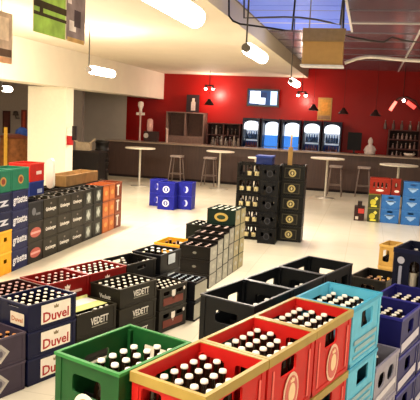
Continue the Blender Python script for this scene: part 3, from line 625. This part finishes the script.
cb2 = cabinet(206, 124, 240.5, 146, 20.45, 'dark shelf with rows of bottles left of the fridges', 2, 2, '4a2a26', ['6a4a44','8a7a74','3a2a28','a09088'])
cb3 = cabinet(386.5, 131, 421.5, 158, 20.45, 'dark red-brown shelf with rows of glasses at the right edge', 1, 3, '5c3430', ['b09088','8a6a64','6a4a44'])
for j in range(6):
    b = bottle_meshes(.28, .05, '6a5450', '9a807a'); o = tag(link('bottle', b[0], None, room(cb3[1]-.6+j*.25, 20.6, cb3[3]+.001)), 'pale bottle standing on top of the right-hand shelf', 'bottle', 'bottles on top of the right-hand shelf'); link('bottle_cap', b[1], o)
for j in range(7):
    b = bottle_meshes(.24+.03*(j%3), .05, ['6a5c54','4a2c26','7a6c62'][j%3], 'b0a8a0'); P = on_wall(213+j*4.2, 141, 19.1)
    o = tag(link('bottle', b[0], None, room(P[0], 19.1, 1.151)), 'bottle standing on the bar top left of the fridges', 'bottle', 'bottles on the bar left of the fridges'); link('bottle_cap', b[1], o)
# bar-top objects
P = on_wall(139.7, 139, 18.95); e = thing('beer_tap', P[0], 18.95, 1.151, 'tall slim pale beer tap column at the left of the bar', 'tap')
link('column', MB().lathe([(.05,0),(.03,.05),(.028,.78),(.05,.82),(.05,.9)], 14).mesh('a', mat('c9a49a', .25)), e)
link('crossbar', MB().box(-.13,.13,-.03,.03,.82,.9).mesh('a', mat('e8dcd0', .3)), e); link('tap_head', MB().lathe([(.05,.9),(.045,1.0),(.09,1.12),(.085,1.22),(.03,1.25)], 14).mesh('a', mat('eee0d6', .3)), e)
P = on_wall(149.5, 139, 19.1); e = thing('coffee_machine', P[0], 19.1, 1.151, 'small dark coffee machine with pale canister behind the tap', 'machine')
link('machine_body', MB().box(-.2,.25,-.0,.2,0,.32).mesh('a', mat('3c2a28', .4)), e); link('canister', MB().lathe([(.09,.321),(.1,.5),(.09,.68),(.04,.72)], 16).mesh('a', mat('d8a8a0', .4)), e); link('dial', MB().prism(ell(.16,.16), -.02, 0).mapped(lambda x,y,z:(x-.12,z-.001,y+.18)).mesh('a', mat('c8bcb0', .4)), e)
P = on_wall(167, 139, 18.95); e = thing('small_tap', P[0], 18.95, 1.151, 'short pale tap post on the bar before the wall cabinet', 'tap')
link('column', MB().lathe([(.05,0),(.035,.03),(.035,.4),(.05,.44)], 12).mesh('a', mat('c8a89c', .3)), e); link('tap_handle', MB().tube([(0,0,.4),(0,-.1,.45)], .02).mesh('a', mat('e0d0c4')), e)
P = on_wall(353.5, 154, 19.0); e = thing('computer_monitor', P[0], 19.0, 1.151, 'black till monitor on the bar right of the fridges', 'monitor')
link('screen', MB().box(-.2,.2,0,.04,.1,.62).mesh('a', mat('060507', .7)), e); link('stand', MB().box(-.03,.03,.0,.03,.015,.1).box(-.12,.12,-.08,.1,0,.015).mesh('a', mat('181818', .4)), e)
P = on_wall(369.5, 155, 18.95); e = thing('pale_figurine', P[0], 18.95, 1.151, 'pale seated figurine on the bar right of the monitor', 'figurine')
link('figurine_body', MB().lathe([(.15,0),(.16,.05),(.15,.15),(.09,.26),(.05,.30),(.075,.36),(.06,.44),(.015,.5)], 16).mesh('a', mat('b4a49c', .5, .1)), e)
link('arm', MB().tube([(-.09,-.02,.24),(-.16,-.04,.1)], .03).tube([(.09,-.02,.24),(.16,-.04,.12)], .03).mesh('a', mat('b4a49c', .5)), e)
P = on_wall(409, 159.5, 18.9); e = thing('serving_bowl', P[0], 18.9, 1.151, 'pale bowl on the bar near the right edge', 'bowl')
link('bowl', MB().lathe([(.06,0),(.13,.05),(.17,.1),(.16,.1),(.11,.05),(.04,.02)], 18).mesh('a', mat('cfc0b0', .3)), e)
# hanging shades over the bar
def pendant(px, py, label, t=18.95, r=.15):
    s, z = on_wall(px, py, t); zc = ZP if s < -2.05 else ZT
    e = thing('pendant_lamp', s, t, z, label, 'lamp', 'dark pendant lamps over the bar')
    dk = mat('2a1412', .5)
    link('lamp_shade', MB().lathe([(r,-.06),(r*.95,-.03),(r*.4,.07),(.04,.12)], 18).mesh('a', dk), e); link('cord', MB().tube([(0,0,.12),(0,0,zc-z)], .004, 5).mesh('a', dk), e)
pendant(209, 103, 'dark cone pendant lamp left of the television'); pendant(313.5, 108.5, 'dark cone pendant lamp before the ochre poster'); pendant(343.5, 112, 'dark cone pendant lamp right of the ochre poster'); pendant(375.5, 114, 'dark cone pendant lamp near the right-hand shelf')
warm = (1.0, .72, .5)
def lamp(name, kind, loc, power, color=(1,1,1), **kw):
    l = bpy.data.lights.new(name, kind); l.energy = power; l.color = color
    for k, v in kw.items(): setattr(l, k, v)
    o = bpy.data.objects.new(name, l); COL.objects.link(o); o.location = loc; return o
def twin_spot(px, py, label, pw):
    s, z = on_wall(px, py, 20.0); zc = ZP if s < -2.05 else ZT
    e = thing('ceiling_spotlight', s, 20.0, z, label, 'lamp', 'twin spotlights')
    dk = mat('1c1414', .4)
    link('cord', MB().tube([(0,0,.06),(0,0,zc-z)], .01, 6).mesh('a', dk), e); link('crossbar', MB().box(-.14,.14,-.02,.02,.03,.07).mesh('a', dk), e)
    for sx in (-.12, .12): 
        h = link('spot_head', MB().lathe([(.03,.03),(.05,-.02),(.055,-.04)], 12, (sx,0,0)).mesh('a', dk), e)
        link('bulb', MB().lathe([(.02,-.1),(.045,-.08),(.05,-.05),(.04,-.042)], 12, (sx,0,0)).mesh('a', mat('fff0d8', emit=18)), h)
    P = room(s, 20.2, z-.2); lamp('spot_glow', 'POINT', P, pw, (1,.75,.6), shadow_soft_size=.08)
twin_spot(209.5, 87, 'twin spotlight with bright bulbs left of the television', 60)
twin_spot(302, 93.5, 'twin spotlight with bright bulbs right of the television', 35)
# curved red lamp at the right
s, z = on_wall(403, 100, 19.6)
e = thing('arched_lamp', s, 19.6, z, 'arched hanging lamp with red glowing shades at the right', 'lamp')
link('arm', MB().tube([(-.35,0,-.35),(-.3,0,-.1),(-.1,0,.05),(.1,0,.08),(.35,0,-.02),(.5,0,-.25)], .035, 8).mesh('a', mat('4a2a28', .4)), e)
link('cord', MB().tube([(0,0,.06),(0,0,ZT-z)], .01, 6).mesh('a', mat('1c1414')), e)
link('glowing_shade', MB().tube([(-.34,0,-.32),(-.2,0,-.05)], .05, 10).mesh('a', mat('ff6a5a', emit=3)), e)
link('glowing_shade', MB().tube([(.12,0,-.05),(.36,0,-.22)], .06, 10).mesh('a', mat('ff5046', emit=1.5)), e)
link('bulb', MB().lathe([(.01,-.05),(.05,0),(.01,.05)], 10, (.02,-.06,-.02)).mesh('a', mat('fff0e0', emit=12)), e)
# ====================================================== HANGING FLUORESCENTS
def tube_lamp(s, t0, t1, z, label, em=16, zc=ZP, r=.07, cordt=None, pw=0):
    e = thing('hanging_tube_lamp', s, (t0+t1)/2, z, label, 'lamp', 'hanging tube lamps')
    L_ = (t1-t0)/2
    pts = [(0,-L_,0),(0,-L_+.02,0),(0,-L_+.07,0),(0,L_-.07,0),(0,L_-.02,0),(0,L_,0)]
    link('diffuser', MB().tube(pts, [r*.3, r*.7, r, r, r*.7, r*.3], 14).mesh('a', mat('fff4e0', emit=em)), e)
    link('end_cap', MB().tube([(0,-L_-.08,0),(0,-L_-.001,0)], r*.65, 12).mesh('a', mat('6a6258', .4, metal=.5)), e)
    link('cord', MB().tube([(0,-L_-.05,r*.5),(0,-L_-.05,zc-z)], .009, 6).mesh('a', mat('4a443c')), e)
tube_lamp(-1.26, 3.2, 4.5, 2.7, 'hanging tube lamp nearest the camera, cut by the top edge', zc=ZT, r=.075)
tube_lamp(-1.24, 6.3, 7.3, 2.7, 'hanging tube lamp under the edge of the tiled ceiling', zc=ZT, r=.065)
tube_lamp(-1.35, 10.9, 11.9, 2.68, 'small far hanging tube lamp above the fridges', zc=ZT, r=.06)
tube_lamp(-4.6, 9.9, 10.9, 2.7, 'hanging tube lamp over the aisle right of the pillar', r=.07)
P = at(7, 89, 2.5); tube_lamp(P[0]*DV[0]+P[1]*DV[1], P[0]*DB[0]+P[1]*DB[1]-.22, P[0]*DB[0]+P[1]*DB[1]+.22, 2.5, 'hanging lamp in the side room left of the pillar', r=.08)
# ====================================================== CEILING OBJECTS
def side_pt(x, y, s):
    d = ray(x, y); k = s/(d[0]*DV[0]+d[1]*DV[1]); return (k*(d[0]*DB[0]+d[1]*DB[1]), k*d[2]+EYE)
def banner(pts, s, label, cols, zt=None):
    ta, za = side_pt(*pts[0], s); tb, zb = side_pt(*pts[1], s); z0 = (za+zb)/2
    ztop = zt or ZP
    e = thing('hanging_banner', s, ta, z0, label, 'banner', 'hanging banners'); H_ = ztop-z0; W_ = tb-ta
    link('sheet', MB().box(-.004,.004,0,W_,0,H_).mesh('a', mat(cols[0], .6, .08)), e)
    for k, (a, b, c, d, col) in enumerate(cols[1:]):
        link('printed_area', MB().box(.0042+k*.0006,.005+k*.0006,a*W_,b*W_,c*H_,d*H_).mesh('a', mat(col, .6, .3, scale=5)), e)
banner([(33,31),(84,45.5)], -3.5, 'ceiling banner with green field and dark cow picture', ['e0d8c0', (0,.58,0,1,'9cc45a'), (0,.6,.3,.36,'3a3020'), (0,.6,.44,.56,'3a3020'), (.1,.16,.3,.56,'3a3020'), (.6,1,0.03,1,'8a7c84'), (.66,.8,.2,.4,'e8dce0'), (.76,.9,.3,.62,'4a3c48'), (.62,.7,.7,1,'e0d4d8'), (.62,.98,0,.08,'c8a468')])
banner([(-8,61),(12,64.5)], -4.4, 'ceiling banner at the left edge with pale picture', ['d8c8b8', (.1,.95,.25,1,'c0aca0'), (.3,.8,.45,.9,'e0d0c4'), (.0,.95,.13,.28,'5a463c'), (0,.95,0,.12,'d8a888')], zt=3.15)
o = [x for x in COL.objects if x.name.startswith('hanging_banner')][-1]
W_ = 1.5
link('hanging_wire', MB().tube([(0,.2,3.15-o.location.z),(0,.2,ZP-o.location.z)], .005, 5).mesh('a', mat('888078')), o)
# tan ceiling unit
tt = 9.0; s0, z0 = on_wall(301.5, 64, tt); s1, z1 = on_wall(343.5, 42, tt); w = s1-s0
e = thing('ceiling_unit', (s0+s1)/2, tt, z0, 'tan box-shaped unit hanging from the tiled ceiling', 'ceiling unit')
link('casing', MB().box(-w/2,w/2,0,.28,.0,z1-z0).mesh('a', mat('b9935a', .5, .05)), e)
link('bottom_tray', MB().box(-w/2-.02,w/2+.02,-.02,.3,-.025,-.001).mesh('a', mat('d8d8dc', .4)), e)
link('raised_flap', MB().add([(-w/2-.01,.02,z1-z0+.002),(w/2+.01,.02,z1-z0+.002),(w/2+.01,-.02,z1-z0+.002),(-w/2-.01,-.02,z1-z0+.002),(-w/2-.02,.10,z1-z0+.19),(w/2+.02,.10,z1-z0+.19),(w/2+.02,.06,z1-z0+.19),(-w/2-.02,.06,z1-z0+.19)], [(0,1,2,3),(4,7,6,5),(0,4,5,1),(1,5,6,2),(2,6,7,3),(3,7,4,0)]).mesh('a', mat('a58a5c', .5)), e)
for sx in (-1,1): link('hanging_rod', MB().tube([(sx*w*.4,.2,z1-z0),(sx*w*.4,.2,ZT-z0)], .01, 6).mesh('a', mat('a8a098')), e)
def cable(name, pts, t, r, col, label, cat='cable'):
    P = [on_wall(x, y, t) for x, y in pts]
    if 'pipe' not in name: P = [(P[0][0]-.02, (ZT if P[0][0] > -2.05 else ZP)+.002)]+P+[(P[-1][0]+.02, ZT+.002)]
    o = link(name, MB().tube([(s, 0, z) for s, z in P], r, 8).mesh(name, mat(col, .4)), None, room(0, t), -RB); tag(o, label, cat)
cable('white_pipe', [(344.5,63),(350,61),(357,58.5),(366,57),(376,57),(390,58.5),(405,60),(425,61)], 9.3, .024, 'dcd4cc', 'white flexible pipe running right from the tan ceiling unit', 'pipe')
cable('black_cable', [(229,16),(233,21),(240,24),(252,25.5),(266,27.5),(282,30),(292,31)], 8.6, .013, '1c1818', 'thick black cable hanging below the ceiling edge', 'cable')
cable('thin_cable', [(244,18),(262,17.5),(285,17),(300,17.5),(316,19.5),(330,22.5),(340,25)], 8.3, .012, '4a464c', 'thin dark cable under the tiled ceiling')
cable('loose_cable', [(343,35),(356,38),(372,41),(384,42),(392,37),(402,40),(425,43)], 9.2, .014, '3a3230', 'loose dark cable right of the tan ceiling unit')
# bluish panels in the tile grid, their blue put in as weak emission
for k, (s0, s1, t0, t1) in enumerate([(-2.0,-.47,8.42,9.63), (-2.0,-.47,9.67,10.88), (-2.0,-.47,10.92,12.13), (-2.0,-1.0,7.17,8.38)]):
    o = rbox('glow_panel', s0, s1, t0, t1, ZT-.012, ZT-.001, mat('6078d8' if k < 3 else '8288a8', emit=.32 if k < 3 else .2), kind=None)
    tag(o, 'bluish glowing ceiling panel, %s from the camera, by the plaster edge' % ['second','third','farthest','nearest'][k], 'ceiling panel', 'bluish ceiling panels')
# ====================================================== LEFT SIDE ROOM AND PILLAR AREA
def wallthing(name, cat, x0, y0, x1, y1, t, d, label, frame, inner):
    s0, z0 = on_wall(x0, y1, t); s1, z1 = on_wall(x1, y0, t); w, h = s1-s0, z1-z0
    e = thing(name, (s0+s1)/2, t, (z0+z1)/2, label, cat)
    link('frame', MB().box(-w/2,w/2,0,d,-h/2,-h/2+.05).box(-w/2,w/2,0,d,h/2-.05,h/2).box(-w/2,-w/2+.05,0,d,-h/2+.05,h/2-.05).box(w/2-.05,w/2,0,d,-h/2+.05,h/2-.05).mesh('a', mat(frame, .5)), e)
    link('picture', MB().box(-w/2+.05,w/2-.05,.01,d,-h/2+.05,h/2-.05).mesh('a', mat(inner, .5, .3, scale=4)), e)
tl = 18.0
rbox('wall_side_room', -12, -8.6, tl, tl+.15, 0, 3.42, mat('8a7f78', .7, .04))
wallthing('picture_frame', 'picture', 2.5, 111, 10, 133, tl-.03, .028, 'narrow dark red framed picture on the side room wall', '3a1a18', '4a2420')
wallthing('picture_frame', 'picture', 21, 110, 26.5, 131, tl-.03, .028, 'narrow reddish picture beside the white pillar', '6a2a1c', 'a0402c')
s, z = on_wall(16, 118, tl-.2); e = thing('wall_lamp', s, tl-.2, z, 'small dark wall lamp between the two pictures', 'lamp')
link('bracket', MB().tube([(0,.19,0),(0,.0,0),(0,-.02,.08)], .02).mesh('a', mat('2a2422')), e); link('lamp_shade', MB().lathe([(.1,.08),(.07,.2),(.03,.22)], 12, (0,-.02,0)).mesh('a', mat('3a302c')), e)
P = at(14, 170, .0)
s, z = on_wall(14, 165, 14.9)
e = thing('wicker_barrel', s, 14.9, 0, 'brown wicker barrel with yellow post behind the green crates', 'barrel')
link('barrel_body', MB().lathe([(.34,0),(.4,.3),(.4,.8),(.34,1.2),(.33,1.22)], 20).mesh('a', mat('7a4a22', .7, .3, scale=10)), e)
link('yellow_post', MB().box(-.03,.05,-.44,-.40,0,1.5).mesh('a', mat('d8a83c', .5)), e); link('lid', MB().lathe([(.36,1.221),(.36,1.27),(.1,1.33)], 20).mesh('a', mat('6a3420', .6)), e)
s, z = on_wall(22, 140, 15.8)
e = thing('blue_bag', s, 15.8, 0, 'blue bag on a dark stand beside the pillar', 'bag')
link('stand', MB().box(-.25,.25,-.2,.2,0,1.15).mesh('a', mat('4a3022', .6)), e); link('bag', MB().lathe([(.16,1.151),(.2,1.25),(.17,1.4),(.06,1.48)], 12).mesh('a', mat('2a4a9a', .5, .2)), e)
# fire alarm box on the pillar
tp = pt+.2
s = beam_s; 
e = empty('notice_box', room(s66+.04, pt+.1, on_wall(70.5, 136, pt)[1]), -RB, 'red and white notice box on the pillar edge', 'notice')
link('red_part', MB().box(-.03,.1,-.05,.05,-.22,0).mesh('a', mat('b0282a', .5)), e); link('white_part', MB().box(-.03,.1,-.05,.05,.001,.2).mesh('a', mat('e8e4dc', .5)), e); link('dark_back', MB().box(.1,.2,-.03,.03,-.1,.24).mesh('a', mat('2a2222', .5)), e)
# dark furniture and kegs beyond the pillar
s, z = on_wall(90, 168, 16.0); s0_ = on_wall(72, 168, 16.0)[0]; s1_ = on_wall(98, 168, 16.0)[0]
e = thing('dark_sideboard', (s0_+s1_)/2, 16.0, 0, 'low dark sideboard between the pillar and the bar', 'sideboard')
ww = (s1_-s0_)/2
link('sideboard_body', MB().box(-ww,ww,0,.5,.05,.88).mesh('a', mat('1e1917', .5)), e); link('sideboard_top', MB().box(-ww-.03,ww+.03,-.03,.53,.88,.93).mesh('a', mat('2c2421', .4)), e)
e = empty('open_carton', room(s0_+.25, 16.2, .931), -RB+.2, 'open tan cardboard box on the dark sideboard', 'box')
link('carton', MB().box(-.2,.2,-.14,.14,0,.22).mesh('a', mat('a8957a', .7)), e)
for sx in (-1,1): link('flap', MB().add([(sx*.2,-.14,.221),(sx*.2,.14,.221),(sx*.3,.14,.33),(sx*.3,-.14,.33),(sx*.205,-.14,.219),(sx*.205,.14,.219),(sx*.305,.14,.325),(sx*.305,-.14,.325)], [(0,1,2,3),(4,7,6,5),(0,3,7,4),(1,5,6,2),(2,6,7,3),(0,4,5,1)]).mesh('a', mat('c0ae90', .7)), e)
for k, (px, dz) in enumerate([(88, 0), (101.5, 0), (101.5, 1)]):
    s_ = on_wall(px, 168, 16.9)[0]
    kg = MB().lathe([(.16,0),(.2,.03),(.2,.08),(.185,.1),(.185,.26),(.205,.28),(.205,.34),(.185,.36),(.185,.5),(.2,.52),(.2,.57),(.15,.6)], 18)
    e = empty('beer_keg', room(s_, 16.9, dz*.601 + (0 if k else 0)), -RB, ['dark keg standing beside the sideboard', 'lower dark keg at the left end of the bar', 'upper dark keg at the left end of the bar'][k], 'keg', 'dark beer kegs')
    link('keg_shell', kg.mesh('a', mat('1a1614', .35)), e); link('valve', MB().lathe([(.03,.601),(.03,.62 if k != 1 else .6005)], 10).mesh('a', mat('8a8078', .3)), e)

# every further capped bottle (more than 300 are in view): one object
mats = []; rv = []; rf = []; ri = []; rs = []
for ga, ca, x, y, z in REST:
    for me in (ga, ca):
        m_ = me.materials[0]
        if m_ not in mats: mats.append(m_)
        k = mats.index(m_); o_ = len(rv)
        rv += [(v.co.x+x, v.co.y+y, v.co.z+z) for v in me.vertices]
        for p in me.polygons: rf.append(tuple(i+o_ for i in p.vertices)); ri.append(k); rs.append(p.use_smooth)
me = bpy.data.meshes.new('bottles'); me.from_pydata(rv, [], rf); me.update()
for m_ in mats: me.materials.append(m_)
for p, k, q in zip(me.polygons, ri, rs): p.material_index = k; p.use_smooth = q
tag(link('capped_bottles', me), 'many small capped bottles in the farther crates of the left and middle blocks', 'bottles', kind='stuff')

# ====================================================== LIGHT
def area(name, s, t, z, w, h, power, color, rx=0.):
    o = lamp(name, 'AREA', room(s, t, z), power, color, shape='RECTANGLE', size=w, size_y=h); o.rotation_euler = (rx, 0, -RB); return o
WL = (1.0, .88, .72)
lamp('fill_glow', 'POINT', room(-4.75, 10.3, 2.55), 170, WL, shadow_soft_size=.2)  # boosts the aisle tube's own light onto the bulkhead
lamp('fill_glow', 'POINT', room(-5.6, 8.2, 2.75), 70, WL, shadow_soft_size=.2)  # added fill with no tube of its own, brightens bulkhead and pillar
# further tube rows of the shop (out of frame: behind and beside the camera) and the ones in view
for k, (s, t) in enumerate([(-1.3,-2.5),(-1.3,1.0),(-4.6,-1.5),(-4.6,2.5),(-4.6,6.0),(2.5,-2.0),(2.5,2.5),(2.6,7.0)]):
    area('shop_light', s, t, 3.1, .25, 1.5, 95, WL)
for k, (s, t) in enumerate([(-4.6,10.3),(-1.25,6.9),(-1.3,11.4),(-4.6,14.5),(3.2,11.0)]):
    area('shop_light', s, t, 2.6, .2, 1.5, 85, WL)
area('shop_light', -10, 11, 3.0, .3, 1.5, 60, WL)
area('shop_light', -1.5, 17.0, 3.1, 5, .2, 60, (1,.8,.66))
w = bpy.data.worlds.new('w'); SC.world = w; w.use_nodes = True
w.node_tree.nodes['Background'].inputs[0].default_value = (1, .95, .88, 1); w.node_tree.nodes['Background'].inputs[1].default_value = .15
# ====================================================== CAMERA
cam = bpy.data.cameras.new('camera'); co = bpy.data.objects.new('camera', cam); COL.objects.link(co); SC.camera = co
cam.sensor_fit = 'HORIZONTAL'; cam.sensor_width = 36; cam.lens = f_*36/420
import mathutils
M3 = mathutils.Matrix((RT, UP, tuple(-x for x in FW))).transposed()
co.matrix_world = mathutils.Matrix.Translation((0, 0, EYE)) @ M3.to_4x4()
cam.clip_start = .05
SC.view_settings.view_transform = 'Standard'; SC.view_settings.look = 'None'; SC.view_settings.gamma = 1; SC.view_settings.use_curve_mapping = False
SC.view_settings.exposure = 0.38
